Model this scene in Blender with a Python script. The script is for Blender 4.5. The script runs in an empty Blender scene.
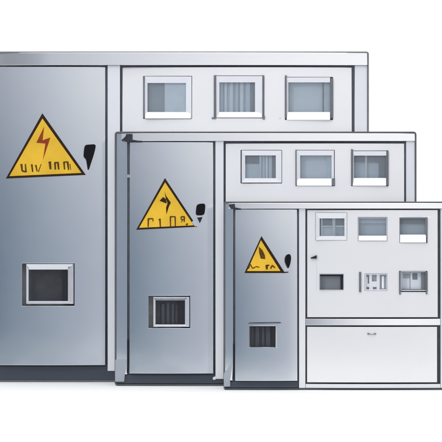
import bpy, bmesh, math, random
from mathutils import Vector
from mathutils.geometry import tessellate_polygon
random.seed(7)
scene = bpy.context.scene
COL = scene.collection

# ------------------------------------------------------------------ camera numbers
F = 3000.0           # focal length in pixels of the 442 px photograph
D0 = 12.0            # metres from lens to the front cabinet
CAMZ = 169.0 * D0 / F
SLIM = 0.32          # doors and panels are drawn this much wider than measured
DEPTH = 0.278        # every cabinet is this deep
STEP = 0.30          # one cabinet front to the next

# ------------------------------------------------------------------ materials
def mat(name, color, rough=0.4, metal=0.0, noise=0.0, nscale=30.0, rvar=0.0, stretch=(1, 1, 1), bump=0.0, bscale=200.0, spec=0.5):
    m = bpy.data.materials.new(name)
    m.use_nodes = True
    nt = m.node_tree
    b = nt.nodes['Principled BSDF']
    b.inputs['Base Color'].default_value = (*color, 1)
    b.inputs['Roughness'].default_value = rough
    b.inputs['Metallic'].default_value = metal
    b.inputs['Specular IOR Level'].default_value = spec
    tc = nt.nodes.new('ShaderNodeTexCoord')
    mp = nt.nodes.new('ShaderNodeMapping')
    mp.inputs['Scale'].default_value = stretch
    nt.links.new(tc.outputs['Object'], mp.inputs['Vector'])
    if noise or rvar:
        n = nt.nodes.new('ShaderNodeTexNoise')
        n.inputs['Scale'].default_value = nscale
        n.inputs['Detail'].default_value = 6
        nt.links.new(mp.outputs[0], n.inputs['Vector'])
        if noise:
            r = nt.nodes.new('ShaderNodeMapRange')
            r.inputs['From Min'].default_value = 0.3
            r.inputs['From Max'].default_value = 0.7
            r.inputs['To Min'].default_value = 1 - noise
            r.inputs['To Max'].default_value = 1 + noise
            nt.links.new(n.outputs['Fac'], r.inputs['Value'])
            v = nt.nodes.new('ShaderNodeVectorMath'); v.operation = 'SCALE'
            v.inputs[0].default_value = color
            nt.links.new(r.outputs[0], v.inputs['Scale'])
            nt.links.new(v.outputs[0], b.inputs['Base Color'])
        if rvar:
            r = nt.nodes.new('ShaderNodeMapRange')
            r.inputs['From Min'].default_value = 0.3
            r.inputs['From Max'].default_value = 0.7
            r.inputs['To Min'].default_value = rough - rvar
            r.inputs['To Max'].default_value = rough + rvar
            nt.links.new(n.outputs['Fac'], r.inputs['Value'])
            nt.links.new(r.outputs[0], b.inputs['Roughness'])
    if bump:
        n2 = nt.nodes.new('ShaderNodeTexNoise')
        n2.inputs['Scale'].default_value = bscale
        n2.inputs['Detail'].default_value = 3
        nt.links.new(mp.outputs[0], n2.inputs['Vector'])
        bp = nt.nodes.new('ShaderNodeBump')
        bp.inputs['Strength'].default_value = bump
        bp.inputs['Distance'].default_value = 0.002
        nt.links.new(n2.outputs['Fac'], bp.inputs['Height'])
        nt.links.new(bp.outputs[0], b.inputs['Normal'])
    return m

M = {}
M['door'] = mat('blue_grey_metallic_paint', (0.82, 0.85, 0.88), 0.095, 0.95, 0.012, 5, 0.012, bump=0.3, bscale=2.2)
M['panel'] = mat('white_enamel', (0.87, 0.87, 0.875), 0.18, 0.32, 0.008, 5, 0.012)
M['frame'] = mat('pale_steel_paint', (0.80, 0.81, 0.84), 0.22, 0.3, 0.01, 5, 0.012)
M['rail'] = mat('brushed_steel_rail', (0.88, 0.89, 0.92), 0.13, 0.88, 0.01, 5, 0.012)
M['dark'] = mat('charcoal_paint', (0.016, 0.019, 0.026), 0.5, 0.0, 0.15, 20, 0.06, spec=0.2)  # also colours the blocks that stand for shade in a recess
M['edge'] = mat('slate_grey_edge_paint', (0.085, 0.09, 0.10), 0.45, 0.0, 0.1, 20)  # edge shade put into the carcass front lip; also the drip lip
M['greyedge'] = mat('mid_grey_edge_paint', (0.16, 0.165, 0.175), 0.45, 0.0, 0.1, 20)  # edge shade of the tall carcass lip, as colour; also the pull handle
M['gasket'] = mat('grey_rubber_seal', (0.045, 0.052, 0.066), 0.6, 0.0, 0.2, 30)
M['hinge'] = mat('dark_steel_hinge', (0.045, 0.05, 0.06), 0.3, 0.5, 0.3, 50, 0.1)
M['clip'] = mat('grey_clip_plastic', (0.13, 0.14, 0.16), 0.4, 0.0, 0.1, 30)
M['foot'] = mat('cool_grey_foot_paint', (0.34, 0.375, 0.425), 0.3, 0.0, 0.05, 12, 0.05)
M['traymid'] = mat('mid_grey_meter_case', (0.30, 0.34, 0.39), 0.5, 0.0, 0.06, 14)
M['inside'] = mat('dark_interior', (0.05, 0.056, 0.07), 0.6)
M['plinth'] = mat('navy_grey_plinth_paint', (0.065, 0.078, 0.10), 0.25, 0.35, 0.03, 6, 0.02)  # the dark reflection along the base rail is put into this colour
M['yellow'] = mat('sign_yellow', (0.70, 0.42, 0.018), 0.4, 0.0, 0.14, 9)
M['brown'] = mat('sign_brown_border', (0.026, 0.012, 0.005), 0.5, 0.0, 0.3, 40, spec=0.15)
M['red'] = mat('bolt_red_brown', (0.24, 0.036, 0.010), 0.45, 0.0, 0.25, 40, spec=0.2)
M['olive'] = mat('worn_sign_ink', (0.085, 0.042, 0.008), 0.5, 0.0, 0.4, 60, spec=0.15)
M['black'] = mat('black_plastic', (0.004, 0.004, 0.006), 0.55, 0.0, 0.1, 60, spec=0.15)
M['steel'] = mat('bright_steel', (0.82, 0.84, 0.88), 0.16, 0.95, 0.01, 30, 0.02)
M['ring'] = mat('white_window_frame_plastic', (0.74, 0.75, 0.79), 0.3, 0.15, 0.01, 30)
M['sill'] = mat('white_sill_plastic', (0.90, 0.90, 0.91), 0.3, 0.0, 0.01, 30)
M['tray'] = mat('grey_blue_meter_case', (0.66, 0.72, 0.78), 0.5, 0.0, 0.06, 14)
M['traydark'] = mat('dark_meter_case', (0.10, 0.118, 0.14), 0.5, 0.0, 0.06, 14)  # also the strip that draws shade at a window reveal
M['traylite'] = mat('light_meter_case', (0.86, 0.89, 0.92), 0.5, 0.0, 0.05, 14)
M['greyrec'] = mat('grey_recess_paint', (0.17, 0.185, 0.21), 0.45, 0.1, 0.05, 12)
M['smoked'] = mat('smoked_dark_case', (0.29, 0.295, 0.30), 0.5, 0.0, 0.2, 25)
M['slat'] = mat('dark_slat', (0.42, 0.45, 0.49), 0.4, 0.1, 0.1, 25)

def glass_mat(name, tint, film, fac):
    m = bpy.data.materials.new(name); m.use_nodes = True
    nt = m.node_tree
    b = nt.nodes['Principled BSDF']
    b.inputs['Base Color'].default_value = (*film, 1)
    b.inputs['Roughness'].default_value = 0.18
    n = nt.nodes.new('ShaderNodeTexNoise'); n.inputs['Scale'].default_value = 18
    tc = nt.nodes.new('ShaderNodeTexCoord')
    nt.links.new(tc.outputs['Object'], n.inputs['Vector'])
    r = nt.nodes.new('ShaderNodeMapRange')
    r.inputs['To Min'].default_value = fac - 0.06
    r.inputs['To Max'].default_value = fac + 0.06
    nt.links.new(n.outputs['Fac'], r.inputs['Value'])
    t = nt.nodes.new('ShaderNodeBsdfTransparent'); t.inputs['Color'].default_value = (*tint, 1)
    mx = nt.nodes.new('ShaderNodeMixShader')
    nt.links.new(r.outputs[0], mx.inputs['Fac'])
    nt.links.new(t.outputs[0], mx.inputs[1])
    nt.links.new(b.outputs[0], mx.inputs[2])
    nt.links.new(mx.outputs[0], nt.nodes['Material Output'].inputs['Surface'])
    return m
M['glass'] = glass_mat('hazy_meter_glass', (0.87, 0.90, 0.925), (0.42, 0.45, 0.48), 0.22)
M['darkglass'] = glass_mat('smoked_door_glass', (0.75, 0.76, 0.78), (0.06, 0.062, 0.07), 0.25)

# ------------------------------------------------------------------ mesh builder
class MB:
    def __init__(self):
        self.v = []; self.f = []; self.m = []; self.s = []
    def add(self, verts, faces, m=0, smooth=False):
        o = len(self.v)
        self.v += [tuple(p) for p in verts]
        for f in faces:
            self.f.append([i + o for i in f]); self.m.append(m); self.s.append(smooth)
    def hexa(self, c, m=0):      # 8 corners: 4 at the front (x0z0, x1z0, x1z1, x0z1) then 4 at the back
        self.add(c, [(0, 1, 2, 3), (5, 4, 7, 6), (4, 0, 3, 7), (1, 5, 6, 2), (3, 2, 6, 7), (4, 5, 1, 0)], m)
    def box(self, x0, x1, y0, y1, z0, z1, m=0):
        self.hexa([(x0, y0, z0), (x1, y0, z0), (x1, y0, z1), (x0, y0, z1), (x0, y1, z0), (x1, y1, z0), (x1, y1, z1), (x0, y1, z1)], m)
    def sheet(self, poly, dfun, off, thk, m=0, cuts=4):
        """a plate of outline poly (x, z) that follows the surface dfun(x, z); off = how far proud its face stands"""
        bm = bmesh.new()
        pv = [Vector((x, 0, z)) for x, z in poly]
        vs = [bm.verts.new(p) for p in pv]
        for t in tessellate_polygon([pv]):
            try: bm.faces.new([vs[i] for i in t])
            except ValueError: pass
        if cuts:
            bmesh.ops.subdivide_edges(bm, edges=bm.edges[:], cuts=cuts, use_grid_fill=True)
        bmesh.ops.recalc_face_normals(bm, faces=bm.faces[:])
        bm.verts.index_update()
        V = [(v.co.x, dfun(v.co.x, v.co.z) - off, v.co.z) for v in bm.verts]
        Fc = []
        for f in bm.faces:
            idx = [v.index for v in f.verts]
            if f.normal.y > 0: idx.reverse()
            Fc.append(idx)
        self.add(V, Fc, m, True)
        for e in bm.edges:
            if len(e.link_faces) == 1:
                a, b = e.verts[0].index, e.verts[1].index
                f = e.link_faces[0]
                idx = Fc[f.index] if f.index >= 0 else None
                A, B = V[a], V[b]
                q = [A, B, (B[0], B[1] + thk, B[2]), (A[0], A[1] + thk, A[2])]
                self.add(q, [(0, 3, 2, 1)], m)
        bm.free()
    def crown(self, x0, x1, z0, z1, dfun, thk, holes=(), nx=24, nz=40, m=0, rim=0.004):
        """sheet-metal skin over a rectangle, gently domed by dfun, with rectangular holes and folded-back edges"""
        def cuts(a, b, n, extra):
            c = [a + (b - a) * i / n for i in range(n + 1)]
            eps = (b - a) / n * 0.25
            c = [t for t in c if t in (a, b) or all(abs(t - e) > eps for e in extra)]
            c = c[:-1] + [b] if abs(c[-1] - b) < 1e-9 else c + [b]
            return sorted(set([c[0]] + c[1:] + [e for e in extra if a < e < b]))
        ex = sorted({h[0] for h in holes} | {h[1] for h in holes}); ez = sorted({h[2] for h in holes} | {h[3] for h in holes})
        X = cuts(x0, x1, nx, ex); Z = cuts(z0, z1, nz, ez)
        # the outermost strip turns back a little: a pressed edge
        W = len(X)
        V = []
        for z in Z:
            for x in X:
                V.append((x, dfun(x, z), z))
        fs = []
        def hole(i, j):
            cx, cz = (X[i] + X[i + 1]) / 2, (Z[j] + Z[j + 1]) / 2
            return any(h[0] < cx < h[1] and h[2] < cz < h[3] for h in holes)
        solid = {}
        for j in range(len(Z) - 1):
            for i in range(W - 1):
                solid[i, j] = not hole(i, j)
                if solid[i, j]:
                    fs.append((j * W + i, j * W + i + 1, (j + 1) * W + i + 1, (j + 1) * W + i))
        self.add(V, fs, m, True)
        S = lambda i, j: solid.get((i, j), False)
        for j in range(len(Z) - 1):
            for i in range(W - 1):
                if not S(i, j): continue
                a, b, c, d = V[j * W + i], V[j * W + i + 1], V[(j + 1) * W + i + 1], V[(j + 1) * W + i]
                for n, p, q in (((i, j - 1), a, b), ((i + 1, j), b, c), ((i, j + 1), c, d), ((i - 1, j), d, a)):
                    if not S(*n):
                        self.add([p, (p[0], p[1] + thk, p[2]), (q[0], q[1] + thk, q[2]), q], [(0, 1, 2, 3)], m)
    def build(self, name, mats, parent=None, bevel=0.0, seg=2):
        me = bpy.data.meshes.new(name)
        n = len(self.v)
        c = Vector([(min(p[k] for p in self.v) + max(p[k] for p in self.v)) / 2 for k in range(3)])
        me.from_pydata([tuple(Vector(p) - c) for p in self.v], [], self.f)
        for k in (mats if isinstance(mats, (list, tuple)) else [mats]):
            me.materials.append(M[k])
        for p, mi, s in zip(me.polygons, self.m, self.s):
            p.material_index = mi; p.use_smooth = s
        me.update()
        o = bpy.data.objects.new(name, me); COL.objects.link(o)
        WORLD[o.name] = c
        if parent is not None:
            o.parent = parent
            o.location = c - WORLD[parent.name]
        else:
            o.location = c
        if bevel:
            b = o.modifiers.new('bevel', 'BEVEL'); b.width = bevel; b.segments = seg; b.limit_method = 'ANGLE'
            b.angle_limit = math.radians(50)
            b.harden_normals = False
        return o

WORLD = {}      # where each object's origin stands

# ------------------------------------------------------------------ one cabinet
class Cab:
    def __init__(self, dist, left, right, label):
        self.D = dist
        self.yf = dist - D0
        self.k = dist / F
        self.root = bpy.data.objects.new('electrical_cabinet', None)
        COL.objects.link(self.root)
        self.root.location = ((self.X(left) + self.X(right)) / 2, self.yf + DEPTH / 2, 0)
        WORLD[self.root.name] = Vector(self.root.location)
        self.root.empty_display_size = 0.1
        self.root['label'] = label; self.root['category'] = 'electrical cabinet'
        self.root['group'] = 'steel electrical cabinets standing one before another'
    def X(self, px): return (px - 221.0) * self.k
    def Z(self, py): return CAMZ - (py - 221.0) * self.k
    def P(self, pts): return [(self.X(a), self.Z(b)) for a, b in pts]
    def flat(self, off=0.0):
        return lambda x, z: self.yf + off
    def domed(self, x0, x1, y0, y1, ax, az, shift=0.0, foot=0.0):
        X0, X1, Z0, Z1 = self.X(x0), self.X(x1), self.Z(y1), self.Z(y0)
        cx, cz, hw, hz = (X0 + X1) / 2, (Z0 + Z1) / 2, (X1 - X0) / 2, (Z1 - Z0) / 2
        yf = self.yf + shift
        def d(x, z):
            u = (x - cx) / hw; v = (z - cz) / hz
            return yf - ax * hw / 2 * (1 - u * u) + az * hz / 4 * (1 + v) ** 2 - foot * 0.10 * math.exp(-(z - Z0) / 0.10)
        return d
    def tilted(self, x0, x1, y0, y1, sx, sz=0.0, ax=0.0, shift=0.0):
        """folded strip that leans: sx < 0 turns it to the left, sz > 0 turns it upward"""
        X0, X1, Z0, Z1 = self.X(x0), self.X(x1), self.Z(y1), self.Z(y0)
        cx, hw = (X0 + X1) / 2, (X1 - X0) / 2
        def d(x, z):
            u = (x - cx) / hw
            return self.yf + shift + (sx * (x - X1) if sx < 0 else sx * (x - X0)) + sz * (z - Z0) - ax * hw / 2 * (1 - u * u)
        return d
    def skin(self, name, m, x0, x1, y0, y1, ax=0.0, az=0.0, holes=(), thk=0.016, nx=24, nz=24, shift=0.0, parent=None, dfun=None, bevel=0.0015, foot=0.0):
        if name in ('door', 'meter_panel', 'cover_panel'):
            x0 -= SLIM; x1 += SLIM; y0 -= SLIM; y1 += SLIM
        d = dfun or self.domed(x0, x1, y0, y1, ax, az, shift, foot)
        b = MB()
        b.crown(self.X(x0), self.X(x1), self.Z(y1), self.Z(y0), d, thk, [(self.X(h[0]), self.X(h[1]), self.Z(h[3]), self.Z(h[2])) for h in holes], nx, nz)
        o = b.build(name, m, parent or self.root)
        w = o.modifiers.new('weld', 'WELD'); w.merge_threshold = 0.00005
        bv = o.modifiers.new('bevel', 'BEVEL'); bv.width = bevel; bv.segments = 2; bv.limit_method = 'ANGLE'; bv.angle_limit = math.radians(50); bv.harden_normals = True
        return o, d
    def pbox(self, b, x0, x1, y0, y1, f, bk, m=0):
        """box by outline; f / bk are depths behind the front plane (negative = proud)"""
        b.box(self.X(x0), self.X(x1), self.yf + f, self.yf + bk, self.Z(y1), self.Z(y0), m)
    def shell(self, x0, x1, y0, w=2.2, front=0.003, corner=2.5, paint='edge'):
        """folded carcass: side walls, top, back and a dark mounting plate behind the doors"""
        X0, X1, Z1, Z0 = self.X(x0), self.X(x1), self.Z(y0), 0.001
        t = w * self.k; yf = self.yf + front; yb = self.yf + DEPTH; ym = self.yf + 0.085
        r = corner * self.k
        def loop(ins, y, r):
            a, b_, c, d_ = X0 + ins, X1 - ins, Z0 + ins, Z1 - ins
            r = max(r, 0.0006); pts = []
            for (cx, cz, s) in ((b_ - r, d_ - r, 0), (a + r, d_ - r, 90), (a + r, c + r, 180), (b_ - r, c + r, 270)):
                for i in range(5):
                    an = math.radians(s + 22.5 * i)
                    pts.append((cx + r * math.cos(an), y, cz + r * math.sin(an)))
            return pts
        b = MB()
        e = 0.0012
        loops = [loop(0, yb, r), loop(0, yf + e, r), loop(e, yf, r - e), loop(t, yf, r - t), loop(t, ym, r - t)]
        n = 20
        V = [p for L in loops for p in L]
        fs = []
        for k in range(len(loops) - 1):
            for i in range(n):
                j = (i + 1) % n
                fs.append((k * n + i, k * n + j, (k + 1) * n + j, (k + 1) * n + i))
        b.add(V, fs[:n], 2); b.add(V, fs[n:])  # front lip coloured dark to draw the shaded outline; walls stay pale
        b.add(loop(0, yb, r), [tuple(range(n))], 2)
        b.add(loop(t, ym, r - t), [tuple(range(n))[::-1]], 1)
        return b.build('carcass', [paint, 'inside', 'frame'], self.root)

    def gasket(self, parent, inner, outer, f=0.010, bk=0.016):
        """rubber seal lying in the gap round a door or panel"""
        ix0, ix1, iy0, iy1 = inner[0] - SLIM - .05, inner[1] + SLIM + .05, inner[2] - SLIM - .05, inner[3] + SLIM + .05
        ox0, ox1, oy0, oy1 = outer
        b = MB(); P = lambda x, y, d: (self.X(x), self.yf + d, self.Z(y))
        I = [(ix0, iy1), (ix1, iy1), (ix1, iy0), (ix0, iy0)]; O = [(ox0, oy1), (ox1, oy1), (ox1, oy0), (ox0, oy0)]
        V = [P(*p, f) for p in I] + [P(*p, f) for p in O] + [P(*p, bk) for p in I] + [P(*p, bk) for p in O]
        fs = []
        for i in range(4):
            j = (i + 1) % 4
            fs += [(i, 4 + i, 4 + j, j), (8 + i, 8 + j, 12 + j, 12 + i), (4 + i, 12 + i, 12 + j, 4 + j), (i, j, 8 + j, 8 + i)]
        b.add(V, fs)
        return b.build('gasket', 'gasket', parent)
    def bar(self, name, m, x0, x1, y0, y1, proud=0.0, thk=0.03, bevel=0.0022, parent=None):
        b = MB(); self.pbox(b, x0, x1, y0, y1, -proud, thk)
        return b.build(name, m, parent or self.root, bevel)

    def meter_window(self, d, hole, glass, gl=0.5, gr=0.5, gt=0.5, gb=0.5, clips=(), sill=None, tray='tray', details=(), frame='ring', reveal=0.0, panemat='glass', deep=0.03):
        """framed peephole in a meter panel: ring, sill, glass, case behind, dark side clips"""
        hx0, hx1, hy0, hy1 = hole; gx0, gx1, gy0, gy1 = glass
        base = min(d(self.X(hx0), self.Z((hy0 + hy1) / 2)), d(self.X(hx1), self.Z((hy0 + hy1) / 2)), d(self.X((hx0 + hx1) / 2), self.Z((hy0 + hy1) / 2))) - self.yf
        b = MB()
        ox0, ox1, oy0, oy1 = hx0 + gl, hx1 - gr, hy0 + gt, hy1 - gb
        f, k = base - 0.002, base + 0.02
        def bevbar(A, B, Cc, Dd):   # outline corners outer->inner, inner edge lies deeper
            (a, b2, c, e) = (A, B, Cc, Dd)
            fy = self.yf + f; fi = self.yf + f + 0.005; bk = self.yf + k
            P = lambda p, y: (self.X(p[0]), y, self.Z(p[1]))
            b.hexa([P(a, fy), P(b2, fy), P(c, fi), P(e, fi), P(a, bk), P(b2, bk), P(c, bk), P(e, bk)])
        if gy0 - oy0 > 0.02: bevbar((ox1, oy0), (ox0, oy0), (gx0, gy0), (gx1, gy0))
        if oy1 - gy1 > 0.02: bevbar((ox0, oy1), (ox1, oy1), (gx1, gy1), (gx0, gy1))
        if gx0 - ox0 > 0.02: bevbar((ox0, oy0), (ox0, oy1), (gx0, gy1), (gx0, gy0))
        if ox1 - gx1 > 0.02: bevbar((ox1, oy1), (ox1, oy0), (gx1, gy0), (gx1, gy1))
        ring = b.build('window_frame', frame, self.root)
        # case behind the glass: open box
        t = MB()
        self.pbox(t, hx0 - 1, hx1 + 1, hy0 - 1, hy1 + 1, base + deep, base + deep + 0.004)
        for q in ((hx0 - 1.4, hx0 - 0.6, hy0 - 1, hy1 + 1), (hx1 + 0.6, hx1 + 1.4, hy0 - 1, hy1 + 1), (hx0 - 0.6, hx1 + 0.6, hy0 - 1.4, hy0 - 0.6), (hx0 - 0.6, hx1 + 0.6, hy1 + 0.6, hy1 + 1.4)):
            self.pbox(t, *q, base + 0.0215, base + deep - 0.0003, 1)
        t.build('meter_case', [tray, 'dark'], ring)
        g = MB()
        self.pbox(g, gx0 - 0.4, gx1 + 0.4, gy0 - 0.4, gy1 + 0.4, base + 0.0085, base + 0.0105)
        if panemat: g.build('pane', panemat, ring)
        for (x0, x1, y0, y1, mm, dep) in details:
            q = MB(); self.pbox(q, x0, x1, y0, y1, base + dep, base + deep - 0.0004)
            q.build('divider' if mm in ('ring', 'traylite') else 'meter_face', mm, ring, 0.0006)
        for (x0, x1, y0, y1) in clips:
            q = MB()
            dm = d(self.X((x0 + x1) / 2), self.Z((y0 + y1) / 2))
            q.sheet(self.P([(x0, y1), (x1, y1), (x1, y0), (x0, y0)]), lambda x, z: min(dm, d(x, z)), 0.0045, 0.014, 0, 0)
            q.build('side_clip', 'clip', ring, 0.0012)
        if sill:
            x0, x1, y0, y1 = sill
            q = MB()
            top = self.yf + base + 0.001; bot = self.yf + base - 0.007; bk = self.yf + base + 0.006
            A = lambda x, y, p: (self.X(p), y, self.Z(x))
            q.hexa([(self.X(x0), bot, self.Z(y1)), (self.X(x1), bot, self.Z(y1)), (self.X(x1), top, self.Z(y0)), (self.X(x0), top, self.Z(y0)),
                    (self.X(x0), bk, self.Z(y1)), (self.X(x1), bk, self.Z(y1)), (self.X(x1), bk, self.Z(y0)), (self.X(x0), bk, self.Z(y0))])
            q.build('sill', 'sill', ring, 0.0012)
        return ring

    def door_window(self, door, d, hole, ring, slats=(), tray='smoked', right_dark=None):
        """peephole in the door: a pressed ring standing inside a dark recess"""
        hx0, hx1, hy0, hy1 = hole
        rx0, rx1, ry0, ry1, tb, rb, bb, lb = ring
        mid = d(self.X((hx0 + hx1) / 2), self.Z((hy0 + hy1) / 2)) - self.yf
        b = MB()
        P = lambda x, y, off: (self.X(x), self.yf + mid + off, self.Z(y))
        def bar(a, b2, c, e, oo, oi):
            b.hexa([P(*a, oo), P(*b2, oo), P(*c, oi), P(*e, oi), P(*a, 0.022), P(*b2, 0.022), P(*c, 0.022), P(*e, 0.022)])
        ix0, ix1, iy0, iy1 = rx0 + lb, rx1 - rb, ry0 + tb, ry1 - bb
        bar((rx1, ry0), (rx0, ry0), (ix0, iy0), (ix1, iy0), -0.005, 0.010)
        bar((rx0, ry1), (rx1, ry1), (ix1, iy1), (ix0, iy1), -0.002, 0.002)
        bar((rx0, ry0), (rx0, ry1), (ix0, iy1), (ix0, iy0), -0.002, 0.0)
        bar((rx1, ry1), (rx1, ry0), (ix1, iy0), (ix1, iy1), 0.003, -0.004)
        b.build('window_frame', 'steel', door, 0.0008)
        t = MB()
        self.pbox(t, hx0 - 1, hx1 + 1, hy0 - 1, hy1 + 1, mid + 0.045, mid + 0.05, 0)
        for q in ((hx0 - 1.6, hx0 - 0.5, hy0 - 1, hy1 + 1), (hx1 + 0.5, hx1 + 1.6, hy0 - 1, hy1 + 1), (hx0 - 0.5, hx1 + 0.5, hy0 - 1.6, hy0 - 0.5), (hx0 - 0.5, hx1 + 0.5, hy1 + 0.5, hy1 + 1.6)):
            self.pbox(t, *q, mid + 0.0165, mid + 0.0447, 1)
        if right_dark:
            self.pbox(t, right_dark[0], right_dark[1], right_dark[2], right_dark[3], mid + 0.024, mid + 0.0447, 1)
        t.build('window_recess', [tray, 'inside'], door)
        g = MB(); self.pbox(g, ix0 - 0.3, ix1 + 0.3, iy0 - 0.3, iy1 + 0.3, mid + 0.012, mid + 0.0135)
        g.build('window_pane', 'darkglass', door)
        for (x0, x1, y0, y1, mm) in slats:
            q = MB(); self.pbox(q, x0, x1, y0, y1, mid + 0.03, mid + 0.0446)
            q.build('meter_bar', mm, door, 0.0015)

    def sign(self, door, d, tri, inner, bolt, strokes, boltmat=2, extra=()):
        b = MB()
        b.sheet(self.P(tri), d, 0.0030, 0.0030, 1, 7)
        b.sheet(self.P(inner), d, 0.0040, 0.0012, 0, 7)
        for p in bolt: b.sheet(self.P(p), d, 0.0046, 0.0008, boltmat, 1)
        for (x0, y0, x1, y1, w) in strokes:
            L = math.hypot(x1 - x0, y1 - y0) or 1
            w *= 1.35
            nx, ny = -(y1 - y0) / L * w / 2, (x1 - x0) / L * w / 2
            b.sheet(self.P([(x0 + nx, y0 + ny), (x1 + nx * 0.7, y1 + ny * 0.7), (x1 - nx * 0.7, y1 - ny * 0.7), (x0 - nx, y0 - ny)]), d, 0.0045, 0.0007, 3, 1)
        for p, mm in extra: b.sheet(self.P(p), d, 0.0048, 0.001, mm, 1)
        return b.build('warning_sign', ['yellow', 'brown', 'red', 'olive', 'steel'], door)

    def handle(self, door, d, body, tail=None, tailmat='black', plate=None):
        b = MB()
        mats = ['black', tailmat, 'steel']
        if plate: b.sheet(self.P(plate), d, 0.003, 0.003, 2, 1)
        b.sheet(self.P(body), d, 0.016, 0.016, 0, 0)
        if tail: b.sheet(self.P(tail), d, 0.010, 0.010, 1, 0)
        return b.build('handle', mats, door, 0.0012)

    def hinge(self, door, poly, m='dark', proud=0.006):
        b = MB(); b.sheet(self.P(poly), self.flat(), proud, proud + 0.02, 0, 0)
        return b.build('hinge', m, door, 0.0012)

def smooth_poly(pts, n=3):
    out = pts
    for _ in range(n):
        q = []
        for i in range(len(out)):
            a, b = out[i], out[(i + 1) % len(out)]
            q += [(a[0] * .75 + b[0] * .25, a[1] * .75 + b[1] * .25), (a[0] * .25 + b[0] * .75, a[1] * .25 + b[1] * .75)]
        out = q
    return out

DAX, DAZ = 0.13, 0.036     # how much a door skin is domed (slope at its edges)
PAX, PAZ = 0.075, 0.02

# ================================================================== large cabinet (back)
A = Cab(D0 + 2 * STEP, -22, 369, 'tallest grey steel electrical cabinet at the back, its door cut off at left')
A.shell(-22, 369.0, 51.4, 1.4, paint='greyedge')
def railA(x, z):                       # left end of the top rail rolls back
    u = max(0.0, (A.X(48) - x) / (A.X(48) - A.X(-20.4)))
    v = (x - A.X(173)) / (A.X(367) - A.X(173))
    return A.yf + 0.016 * u * u + 0.115 * (z - A.Z(65.2)) - 0.04 * A.k * 97 * (1 - v * v)
A.skin('top_rail', 'rail', -20.4, 367.4, 52.6, 65.2, dfun=railA, nx=90, nz=2, thk=0.03)
A.bar('left_stile', 'frame', -20.4, -7.5, 65.4, 365.8, proud=0)
A.skin('post', 'frame', 107.6, 120, 65.4, 371, dfun=A.flat(), thk=0.03, nx=4, nz=20)
A.skin('right_stile', 'frame', 354.6, 367.4, 65.4, 371, 0.05, 0.02, thk=0.03, nx=4, nz=20)
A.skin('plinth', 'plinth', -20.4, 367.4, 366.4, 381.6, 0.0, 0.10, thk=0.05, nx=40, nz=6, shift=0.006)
dA, fA = A.skin('door', 'door', -5, 105, 67.2, 364.6, DAX, DAZ, shift=-0.01, foot=0.024, holes=[(22.4, 74.6, 263.3, 305.8)], nx=26, nz=80)
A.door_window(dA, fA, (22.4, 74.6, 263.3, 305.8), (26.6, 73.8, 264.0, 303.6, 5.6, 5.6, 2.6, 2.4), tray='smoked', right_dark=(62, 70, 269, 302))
A.sign(dA, fA, [(6.0, 178.6), (86, 175), (42.5, 113.3)], [(9.6, 176.2), (81.6, 173.0), (42.6, 118.6)],
       [[(44.3, 126.8), (36.6, 142.8), (45.6, 143.6), (43.2, 160), (50.6, 137.6), (42.8, 140.4)]],
       [(21.6, 164, 22.4, 171, 1.7), (22.4, 171, 26.3, 172, 1.4), (26.3, 172.4, 25.6, 164, 1.3), (32, 164.4, 33, 172, 1.4), (36, 165, 37.4, 171.4, 1.2), (38.6, 172, 41.5, 164, 0.7),
        (50, 161.6, 50.8, 169.4, 2.0), (55.2, 163, 55.6, 169.6, 1.5), (58.2, 163, 59, 169.6, 1.6), (54.6, 162.8, 59, 162.4, 1.1), (64.2, 162.4, 64.8, 169.6, 1.4), (67.8, 162, 68.8, 170, 1.5), (63.6, 162.4, 68.4, 161.8, 1.1), (70, 164, 71, 170, .7)])
A.handle(dA, fA, smooth_poly([(85, 145.0), (90, 144.6), (96, 144.2), (95.4, 149), (93.6, 156), (91.2, 163), (88.4, 172), (87.2, 164), (86.4, 159), (83.8, 157), (84.2, 151)], 2),
         None, 'black', [(84.4, 166), (86.5, 160), (88.8, 171.5), (86.6, 174)])
holesA = [(143, 192, 76, 119), (214, 264, 75.6, 118.2), (285, 333, 77, 120)]
pA, gA = A.skin('meter_panel', 'panel', 122.6, 351.6, 67.6, 364.6, PAX, PAZ, holes=holesA, nx=48, nz=36)
A.meter_window(gA, holesA[0], (147.5, 186, 83, 112), gl=2.0, sill=(145.4, 190.6, 112.4, 118.6), tray='tray',
               details=[(147, 164.6, 81, 113, 'traymid', 0.026), (164.6, 187, 81, 113, 'traylite', 0.014)])
A.meter_window(gA, holesA[1], (219.4, 255, 82.4, 112), gl=2.2, gr=1.6, clips=[(214, 216, 75.4, 117.4), (211.8, 216, 117.4, 119), (262.2, 263.8, 75.4, 116), (262.4, 264.8, 116, 119.4)], sill=(219, 262, 112.2, 117.6), tray='tray',
               details=[(219, 222.6, 81, 113, 'tray', 0.017), (224.5, 227, 81, 113, 'traylite', 0.021), (230, 233, 81, 113, 'traylite', 0.018), (236, 238, 81, 113, 'tray', 0.017), (240, 243.4, 81, 113, 'traylite', 0.019), (246, 250, 81, 113, 'tray', 0.018), (252.2, 256, 81, 113, 'traydark', 0.013)])
A.meter_window(gA, holesA[2], (288.4, 330, 82.4, 112), gl=1.5, gr=3.0, clips=[(285, 286.6, 75.4, 118), (330.2, 333, 78.4, 118.2)], sill=(287, 330, 112.2, 120), tray='traylite',
               details=[(322.6, 324, 81, 113, 'traydark', 0.02), (324, 331, 81, 113, 'tray', 0.022)])  # thin dark strip paints the shade at the right reveal
b = MB(); b.sheet(A.P([(278.6, 117.6), (279, 116.8), (280, 116.6), (280.6, 117.4), (280.2, 118.4), (279.2, 118.5)]), gA, 0.003, 0.003, 0, 0)
b.build('screw', 'frame', pA)

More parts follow.
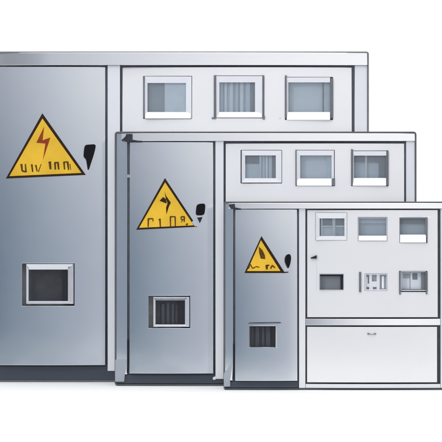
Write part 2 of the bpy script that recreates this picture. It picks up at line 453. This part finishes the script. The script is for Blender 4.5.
# ================================================================== middle cabinet
B = Cab(D0 + STEP, 114.4, 416.8, 'mid-sized grey steel electrical cabinet standing between the tallest and the smallest one')
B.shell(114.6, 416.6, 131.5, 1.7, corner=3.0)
B.skin('top_rail', 'rail', 121.2, 415.0, 133.3, 141.0, dfun=B.tilted(121.2, 415.0, 133.3, 141.0, 0, 0.15, 0.04), nx=30, nz=2, thk=0.03)
B.skin('left_stile', 'door', 116.2, 127.2, 133.3, 374.4, dfun=B.tilted(116.2, 127.2, 133.3, 374.4, -0.06, 0.012), nx=4, nz=20, thk=0.03)
B.skin('post', 'frame', 215.4, 223.6, 141.2, 379, dfun=B.flat(), nx=4, nz=20, thk=0.03)
B.skin('right_stile', 'frame', 406.2, 415.0, 141.2, 379, 0.05, 0.02, nx=4, nz=20, thk=0.03)
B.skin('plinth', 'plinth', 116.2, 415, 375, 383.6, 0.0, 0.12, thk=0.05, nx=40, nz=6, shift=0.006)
dB, fB = B.skin('door', 'door', 129.8, 213, 142.4, 373.0, DAX, DAZ + 0.008, shift=-0.008, foot=0.024, holes=[(148.6, 190, 295.6, 328)], nx=26, nz=72)
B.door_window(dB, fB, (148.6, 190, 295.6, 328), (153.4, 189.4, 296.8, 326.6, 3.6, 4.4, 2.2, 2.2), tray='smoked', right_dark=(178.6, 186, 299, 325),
              slats=[(157.6, 160, 304, 324, 'smoked'), (161.5, 164.4, 304, 324, 'slat'), (166.6, 169.4, 303, 324, 'slat'), (171.6, 174, 304, 324, 'slat'), (175.4, 177.6, 305, 324, 'smoked')])
B.sign(dB, fB, [(136.2, 229.8), (197.2, 226.8), (165, 178)], [(139.2, 227.8), (193.8, 225.3), (165.1, 182.4)],
       [[(159.6, 200.8), (163.2, 197), (166, 199.2), (166.8, 203.6)], [(164.6, 191.6), (166.2, 196), (170.9, 202.6), (168.8, 207), (166.5, 214.4), (166.1, 207.6), (167.6, 203.2), (165.8, 198.4)]],
       [(148.4, 219, 148.2, 227, 1.2), (147.8, 219, 153, 218.6, 1.2), (153, 218.6, 153, 221.6, 0.9), (160, 218.6, 160.4, 227, 1.3), (158.6, 220, 160, 218.8, .8),
        (170.4, 217, 170.6, 226.4, 1.1), (175.2, 216.8, 175.4, 226.2, 1.1), (170, 216.8, 175.6, 216.6, 1.1), (180.8, 217, 184.4, 216.6, 1.2), (181, 219.4, 184, 219.4, .9), (184.4, 216.6, 184.2, 222, 1.1), (181, 217, 181.2, 219.6, .9), (182.8, 219.4, 181.4, 222.4, .8), (186, 225, 188, 223.6, 1.4)], boltmat=1)
B.handle(dB, fB, smooth_poly([(197, 204.6), (200.6, 203.6), (205.4, 203.6), (205.2, 209), (204.4, 215), (200, 215.4), (196, 215), (196.4, 209.6)], 2),
         [(197.2, 217.6), (202.6, 217), (201.6, 219.6), (200, 223), (198.6, 220)], 'dark', [(191.8, 222), (193.8, 220), (197.6, 226), (195, 226.4)])
B.hinge(dB, [(121.4, 140.8), (121.6, 140), (125.4, 136.6), (126.4, 134), (132.6, 134), (132.6, 139.8), (142, 141.2), (142, 142), (128, 142.2)], 'hinge', 0.006)
B.hinge(dB, [(127.2, 174.6), (129.4, 174.6), (129.4, 177.6), (127.2, 177.6)], 'steel', 0.006)
B.hinge(dB, [(127.6, 340), (128.8, 340), (129, 350), (128.2, 366), (127.4, 373), (126.6, 373), (127.4, 356)], 'dark', 0.0015)
q = MB(); q.sheet(B.P([(115.2, 381.6), (115.2, 359.6), (125.6, 359), (126.4, 362), (126, 369), (124.6, 376), (124.2, 381.6)]), B.flat(), 0.005, 0.02, 0, 0)
q.build('corner_foot', 'foot', B.root, 0.002)
q = MB(); q.sheet(B.P(smooth_poly([(212.6, 377.4), (216, 376), (216, 379.6), (213, 379.8)], 1)), B.flat(), 0.004, 0.02, 0, 0)
q.build('post_toe', 'frame', B.root, 0.001)
holesB = [(240.6, 282, 150, 183.4), (295.6, 334.6, 150, 186), (351.2, 388.4, 150.6, 186)]
pB, gB = B.skin('meter_panel', 'panel', 226, 404, 143.8, 373, PAX, PAZ, holes=holesB, nx=48, nz=36)
B.meter_window(gB, holesB[0], (245.2, 275.8, 155.4, 178.2), gl=1.2, gb=0.8, tray='tray',
               details=[(244.6, 259.6, 154, 163.4, 'traydark', 0.017), (244.6, 259.6, 163.4, 179, 'tray', 0.021), (259.4, 261.6, 155, 179, 'ring', 0.0112), (262, 265, 154, 179, 'tray', 0.018), (265.6, 267.8, 154, 179, 'traylite', 0.016), (268.6, 272, 154, 179, 'tray', 0.018), (272.4, 276.6, 154, 179, 'traydark', 0.02)])
B.meter_window(gB, holesB[1], (300.2, 331.6, 155.4, 178.4), gl=0.9, gr=0.7, clips=[(295.4, 296.4, 150, 185.8), (332, 334.6, 178.4, 185.6)], sill=(297, 331.6, 178.6, 185.8), tray='traylite',
               details=[(327, 332.4, 154, 179, 'tray', 0.014)])
B.meter_window(gB, holesB[2], (354, 386, 155.6, 178), gl=1.8, gr=2.2, clips=[(351, 352.8, 149.2, 185.4), (386, 388.4, 151, 185.4)], sill=(352.6, 386, 178, 185.8), tray='tray',
               details=[(354.4, 365, 154, 162, 'traydark', 0.022), (368, 378.8, 154, 162, 'traydark', 0.022), (365.4, 367, 154, 179, 'traylite', 0.018), (379, 386.4, 154, 179, 'traydark', 0.021)])

# ================================================================== small cabinet (front)
C = Cab(D0, 223.4, 449, 'smallest grey steel electrical cabinet in front, with six meter windows above a blank cover')
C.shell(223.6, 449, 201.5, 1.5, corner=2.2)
C.skin('top_rail', 'rail', 228.2, 447, 203.0, 208.6, dfun=C.tilted(228.2, 447, 203.0, 208.6, 0, 0.17, 0.06), nx=30, nz=2, thk=0.03)
C.skin('left_stile', 'door', 225.0, 233.2, 203.0, 380.6, dfun=C.tilted(225.0, 233.2, 203.0, 380.6, -0.06, 0.012), nx=4, nz=20, thk=0.03)
C.skin('post', 'frame', 299, 305.4, 208.8, 388, dfun=C.flat(), nx=4, nz=20, thk=0.03)
C.skin('right_stile', 'frame', 440.6, 447, 208.8, 388, 0.05, 0.02, nx=4, nz=20, thk=0.03)
C.skin('middle_rail', 'rail', 305.6, 440.4, 318.8, 325.2, dfun=C.tilted(305.6, 440.4, 318.8, 325.2, 0, 0.15, 0.09), nx=30, nz=2, thk=0.03)
C.skin('plinth', 'plinth', 225.0, 298.6, 381.4, 387.9, 0.0, 0.12, thk=0.05, nx=20, nz=6, shift=0.006)  # door half of the base rail, its dark reflection put into the colour
C.skin('bottom_rail', 'frame', 305.6, 440.4, 384.0, 387.9, 0.09, 0.0, nx=30, nz=2, thk=0.03)
dC, fC = C.skin('door', 'door', 235.4, 297, 209.8, 380.4, DAX, DAZ + 0.02, shift=-0.008, foot=0.024, holes=[(249.4, 275.6, 326, 347)], nx=26, nz=64)
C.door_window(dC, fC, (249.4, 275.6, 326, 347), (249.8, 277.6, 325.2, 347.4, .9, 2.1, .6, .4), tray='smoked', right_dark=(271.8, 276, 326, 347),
              slats=[(250.8, 253.4, 327, 346.4, 'slat'), (255.4, 259.2, 327, 346.4, 'slat'), (262, 264.4, 327, 346.4, 'slat'), (266, 270.4, 327, 346.4, 'slat')])
q = MB(); q.sheet(C.P([(248.4, 323.8), (260, 323.4), (280, 323.2), (281.6, 322.4), (279, 321.8), (262, 322.2), (248.4, 322.4)]), fC, 0.006, 0.006, 0, 0)
q.build('drip_lip', 'edge', dC, 0.0008)
C.sign(dC, fC, [(244.4, 273), (285, 273), (261.4, 236)], [(247.0, 271.0), (280.4, 271.0), (260.9, 240.2)],
       [[(258.8, 246.6), (259, 252), (260.6, 258.4), (265.2, 259.2), (265, 255.6), (262.4, 250)]],
       [(248.4, 268.6, 250, 264, 1.1), (250, 264, 252.6, 268.4, 1.0), (252.6, 268.4, 256, 266.6, .9), (256, 266.6, 259.6, 267.2, .8), (266.6, 265, 266.8, 269.4, 2.0), (266.6, 265.4, 269.4, 265.2, 1.2), (270.6, 268.6, 272, 265.2, 1.2), (272, 265.4, 275.2, 267.8, 1.3)],
       boltmat=3, extra=[([(282.6, 273.2), (288.4, 272.6), (288.4, 271.6), (284, 271.8)], 1)])
C.handle(dC, fC, smooth_poly([(285.2, 257), (287.2, 254.2), (290.2, 254), (291.2, 257.6), (290.4, 263.4), (288.4, 269), (286.6, 265.4), (285, 261.4)], 2),
         None, 'black', [(283.6, 264), (285.6, 266), (288.4, 270.6), (288, 271.4), (285, 271.4)])
C.hinge(dC, [(228.4, 204.6), (234.6, 203.8), (235.2, 207.4), (241, 208.6), (241, 209.3), (231, 209.0)], 'hinge', 0.006)
C.hinge(dC, [(233.4, 344), (234.4, 344), (234.2, 360), (233, 380), (232.2, 380), (233, 364)], 'dark', 0.0015)
q = MB(); q.sheet(C.P([(224, 386.6), (223.8, 374.5), (224.6, 372), (227.4, 369), (230, 364.6), (231.6, 360.6), (231.6, 368), (230.8, 375), (230, 380), (230.2, 386.4)]), C.flat(), 0.005, 0.02, 0, 0)
q.build('corner_foot', 'foot', C.root, 0.002)
holesC = [(315.4, 347, 212.6, 240.4), (357.8, 387.2, 217.2, 241), (399.4, 427.4, 217.4, 243), (319.4, 343.6, 273.8, 290), (364.6, 387, 273.4, 290.6), (399, 427.4, 271, 292)]
pC, gC = C.skin('meter_panel', 'panel', 307.6, 437.4, 210.4, 316.8, PAX, PAZ, holes=holesC, nx=40, nz=36)
C.meter_window(gC, holesC[0], (319.6, 344.4, 218.4, 236), gl=0.25, gr=.25, gt=.25, gb=.25, tray='tray',
               details=[(319, 332.6, 217, 225.4, 'traydark', 0.018), (319, 320.4, 217, 237, 'traydark', 0.015), (321, 322.6, 217, 237, 'traylite', 0.014), (332.4, 335.4, 217, 237, 'ring', 0.0112), (335.8, 345, 217, 225.4, 'traydark', 0.022), (322.6, 332.4, 225.6, 226.8, 'traylite', 0.014), (335.6, 345, 225.6, 226.8, 'traylite', 0.014), (322.6, 332.4, 227, 237, 'tray', 0.021)])
C.meter_window(gC, holesC[1], (358.8, 386.4, 218.2, 235.6), gl=.25, gr=.25, gt=.4, gb=.25, sill=(358.6, 386.6, 235.8, 240.6), tray='tray', details=[(358, 387, 217, 223, 'tray', 0.017)])
C.meter_window(gC, holesC[2], (400, 425.6, 218.2, 234.6), gl=.3, gr=1.4, gt=.4, gb=.3, clips=[(425.4, 427.2, 217.6, 236)], sill=(400, 426, 234.6, 242.6), tray='tray', details=[(399, 426, 217, 224, 'traydark', 0.022)])
C.meter_window(gC, holesC[3], (320, 343.2, 274.4, 289.6), gl=.1, gr=.1, gt=.1, gb=.1, tray='greyrec', panemat=None, deep=0.022, details=[(319.2, 343.8, 273.4, 276.2, 'dark', 0.014), (340.6, 343.8, 276.4, 290, 'dark', 0.014)])  # dark top and right blocks paint the shade inside the recess
C.meter_window(gC, holesC[4], (366.2, 386.2, 274.6, 289.4), gl=.2, gr=.2, gt=.2, gb=.2, clips=[(358.9, 361.0, 272, 292)], tray='traymid', panemat=None, deep=0.018,
               details=[(365, 366.4, 273, 291, 'ring', 0.0112), (369.2, 372, 273, 291, 'ring', 0.0112), (376.6, 379.8, 273, 291, 'ring', 0.0112), (366.4, 369.2, 283.6, 287, 'ring', 0.0112), (372, 376.6, 281.4, 287, 'ring', 0.0112), (366.4, 367.8, 277, 284, 'ring', 0.0114), (372, 373, 287, 290, 'ring', .0114), (382, 384, 276, 288.6, 'traylite', .016)])
C.meter_window(gC, holesC[5], (401.2, 425.4, 272, 290), gl=1.6, gr=1.8, gt=.3, gb=1.2, clips=[(399, 400.6, 271.4, 294.4), (425.4, 427, 271.8, 290), (425.8, 427.2, 290, 294.2)], tray='tray', panemat=None, deep=0.026,
               details=[(403.6, 409.4, 274, 278.4, 'traymid', 0.0235), (409.8, 410.6, 273, 290, 'traymid', 0.0245), (412.8, 417.6, 273.6, 279.6, 'greyrec', 0.0235), (421.4, 427, 271, 291, 'greyrec', 0.014), (400, 426, 271, 272.6, 'greyrec', 0.012), (400, 426, 289.2, 291, 'greyrec', 0.012)])
q = MB(); q.sheet(C.P([(310.4, 257.8), (316.6, 255.2), (316.6, 258.6), (311, 258.6)]), gC, 0.008, 0.008, 0, 0)
q.sheet(C.P([(316.2, 258.8), (316.6, 258.8), (316.6, 291), (316.2, 291)]), gC, 0.0012, 0.0012, 1, 0)
q.build('latch', ['dark', 'frame'], pC, 0.0006)
kC, hC = C.skin('cover_panel', 'panel', 307.4, 436.8, 327.2, 382.0, PAX + 0.02, PAZ, nx=40, nz=20)
q = MB()
q.sheet(C.P([(367.2, 334.4), (367.2, 333), (369.2, 333), (369.8, 334.4)]), hC, 0.004, 0.004, 0, 0)
q.sheet(C.P([(373.8, 334.4), (373.6, 333.2), (375.8, 333), (375.8, 334.2)]), hC, 0.004, 0.004, 0, 0)
q.sheet(C.P([(369.6, 334.5), (369.6, 334), (374, 334), (374, 334.5)]), hC, 0.006, 0.002, 0, 0)
q.build('pull_handle', 'greyedge', kC, 0.0004)

A.gasket(dA, (-5, 105, 67.2, 364.6), (-7.4, 107.5, 65.3, 366.3))
A.gasket(pA, (122.6, 351.6, 67.6, 364.6), (120.1, 354.5, 65.3, 366.3))
B.gasket(dB, (129.8, 213, 142.4, 373.0), (127.3, 215.3, 141.1, 374.9))
B.gasket(pB, (226, 404, 143.8, 373), (223.7, 406.1, 141.1, 374.9))
C.gasket(dC, (235.4, 297, 209.8, 380.4), (233.3, 298.9, 208.7, 381.3))
C.gasket(pC, (307.6, 437.4, 210.4, 316.8), (305.5, 440.5, 208.7, 318.7))
C.gasket(kC, (307.4, 436.8, 327.2, 382.0), (305.5, 440.5, 325.3, 383.9))

# ================================================================== the white sweep they stand on
def sweep():
    b = MB()
    prof = [(-3.15, 0.0), (3.2, 0.0)]
    for i in range(1, 13):
        a = math.radians(90 * i / 12)
        prof.append((3.2 + 1.6 * math.sin(a), 1.6 * (1 - math.cos(a))))
    prof.append((4.8, 5.0))
    V = []
    for y, z in prof:
        V += [(-4.5, y, z), (4.5, y, z)]
    b.add(V, [(2 * i, 2 * i + 1, 2 * i + 3, 2 * i + 2) for i in range(len(prof) - 1)], 0, True)
    M['paper'] = mat('white_studio_paper', (0.88, 0.88, 0.88), 0.75, 0.0, 0.006, 5, spec=0.2)
    o = b.build('backdrop', 'paper')
    o['kind'] = 'structure'
sweep()

# ================================================================== light
def area(name, loc, target, sx, sy, power, col=(1, 1, 1)):
    l = bpy.data.lights.new(name, 'AREA'); l.shape = 'RECTANGLE'; l.size = sx; l.size_y = sy; l.energy = power; l.color = col
    o = bpy.data.objects.new(name, l); COL.objects.link(o)
    o.location = loc
    o.rotation_euler = (Vector(target) - Vector(loc)).to_track_quat('-Z', 'Y').to_euler()
    return o
area('overhead_softbox', (0, -0.2, 5.2), (0, -0.2, 0), 6, 6, 185)  # added unseen lamp that burns the floor out to white
front = area('floor_softbox', (0, -2.6, 4.6), (0, -2.6, 0), 5, 1.6, 27)  # unseen lamp added to lift the grey front of the floor
front.data.spread = math.radians(70)
area('backdrop_lamp', (0, 2.3, 4.6), (0, 4.6, 1.2), 6, 1.0, 115)  # unseen lamp put in to wash the backdrop white
key = area('key_softbox', (-4.2, -5.0, 4.9), (0.25, 0.5, 1.42), 1.8, 1.8, 18)  # unseen key added to brighten the fronts, at left to hide its shadows
key.data.spread = math.radians(40)      # narrow beam, so the added key spares the small cabinet's lower panels

w = bpy.data.worlds.new('World'); scene.world = w; w.use_nodes = True
nt = w.node_tree
bg = nt.nodes['Background']
tc = nt.nodes.new('ShaderNodeTexCoord')
sp = nt.nodes.new('ShaderNodeSeparateXYZ'); nt.links.new(tc.outputs['Generated'], sp.inputs[0])
def math_node(op, a, b=None, v=None):
    n = nt.nodes.new('ShaderNodeMath'); n.operation = op
    for i, s in enumerate((a, b)):
        if s is None: continue
        if isinstance(s, (int, float)): n.inputs[i].default_value = s
        else: nt.links.new(s, n.inputs[i])
    return n.outputs[0]
ny = math_node('MULTIPLY', sp.outputs[1], -1.0)
az = math_node('ARCTAN2', sp.outputs[0], ny)
el = math_node('ARCSINE', sp.outputs[2])
azr = nt.nodes.new('ShaderNodeMapRange'); nt.links.new(az, azr.inputs[0])
azr.inputs[1].default_value = math.radians(-40); azr.inputs[2].default_value = math.radians(40)
def deg(a): return (a + 40) / 80
def make_ramp(stops):
    ramp = nt.nodes.new('ShaderNodeValToRGB'); nt.links.new(azr.outputs[0], ramp.inputs[0])
    e = ramp.color_ramp.elements
    while len(e) > 1: e.remove(e[0])
    e[0].position = deg(stops[0][0]); e[0].color = (*stops[0][1], 1)
    for p, c in stops[1:]:
        q = e.new(deg(p)); q.color = (*c, 1)
    return ramp.outputs[0]
low = make_ramp([(-30, (.10, .14, .19)), (-17, (.155, .21, .275)), (-4, (.29, .34, .41)), (9, (.42, .45, .53)), (12, (.46, .48, .55)), (17, (.66, .67, .73)), (26, (.5, .5, .54)), (40, (.4, .4, .43))])  # made-up surroundings, shaped so the doors reflect dark left and pale right
high = make_ramp([(-30, (.34, .36, .42)), (-17, (.43, .445, .51)), (-4, (.60, .62, .68)), (9, (.80, .81, .83)), (17, (.84, .85, .86)), (28, (.62, .62, .64)), (40, (.55, .55, .57))])
elr = nt.nodes.new('ShaderNodeMapRange'); nt.links.new(el, elr.inputs[0])
elr.inputs[1].default_value = math.radians(1.0); elr.inputs[2].default_value = math.radians(8)
elr.interpolation_type = 'SMOOTHSTEP'
mix = nt.nodes.new('ShaderNodeMix'); mix.data_type = 'RGBA'
nt.links.new(elr.outputs[0], mix.inputs[0])
nt.links.new(low, mix.inputs[6]); nt.links.new(high, mix.inputs[7])
top = make_ramp([(-16, (.12, .14, .17)), (-9, (.25, .28, .33)), (-7, (.36, .40, .45)), (-4.5, (.58, .60, .65)), (-1, (.78, .79, .82)), (2, (.90, .905, .92)), (5, (1.0, 1.0, 1.0)), (9, (1.08, 1.08, 1.08)), (20, (.9, .9, .9)), (40, (.6, .6, .62))])  # made-up upper band that gives the tilted rails their grey-to-white reflections
elr2 = nt.nodes.new('ShaderNodeMapRange'); nt.links.new(el, elr2.inputs[0])
elr2.inputs[1].default_value = math.radians(9.5); elr2.inputs[2].default_value = math.radians(15)
elr2.interpolation_type = 'SMOOTHSTEP'
mix2 = nt.nodes.new('ShaderNodeMix'); mix2.data_type = 'RGBA'
nt.links.new(elr2.outputs[0], mix2.inputs[0])
nt.links.new(mix.outputs[2], mix2.inputs[6]); nt.links.new(top, mix2.inputs[7])
nt.links.new(mix2.outputs[2], bg.inputs['Color'])
bg.inputs['Strength'].default_value = 1.0

# ================================================================== camera
cam = bpy.data.cameras.new('Camera'); co = bpy.data.objects.new('Camera', cam); COL.objects.link(co)
co.location = (0, -D0, CAMZ); co.rotation_euler = (math.radians(90), 0, 0)
cam.sensor_width = 36; cam.lens = 36 * F / 442.0; cam.clip_end = 200; cam.clip_start = 0.1
scene.camera = co
scene.view_settings.view_transform = 'Standard'
scene.view_settings.look = 'None'
scene.view_settings.exposure = 0; scene.view_settings.gamma = 1
scene.render.resolution_x = 1024; scene.render.resolution_y = 1024
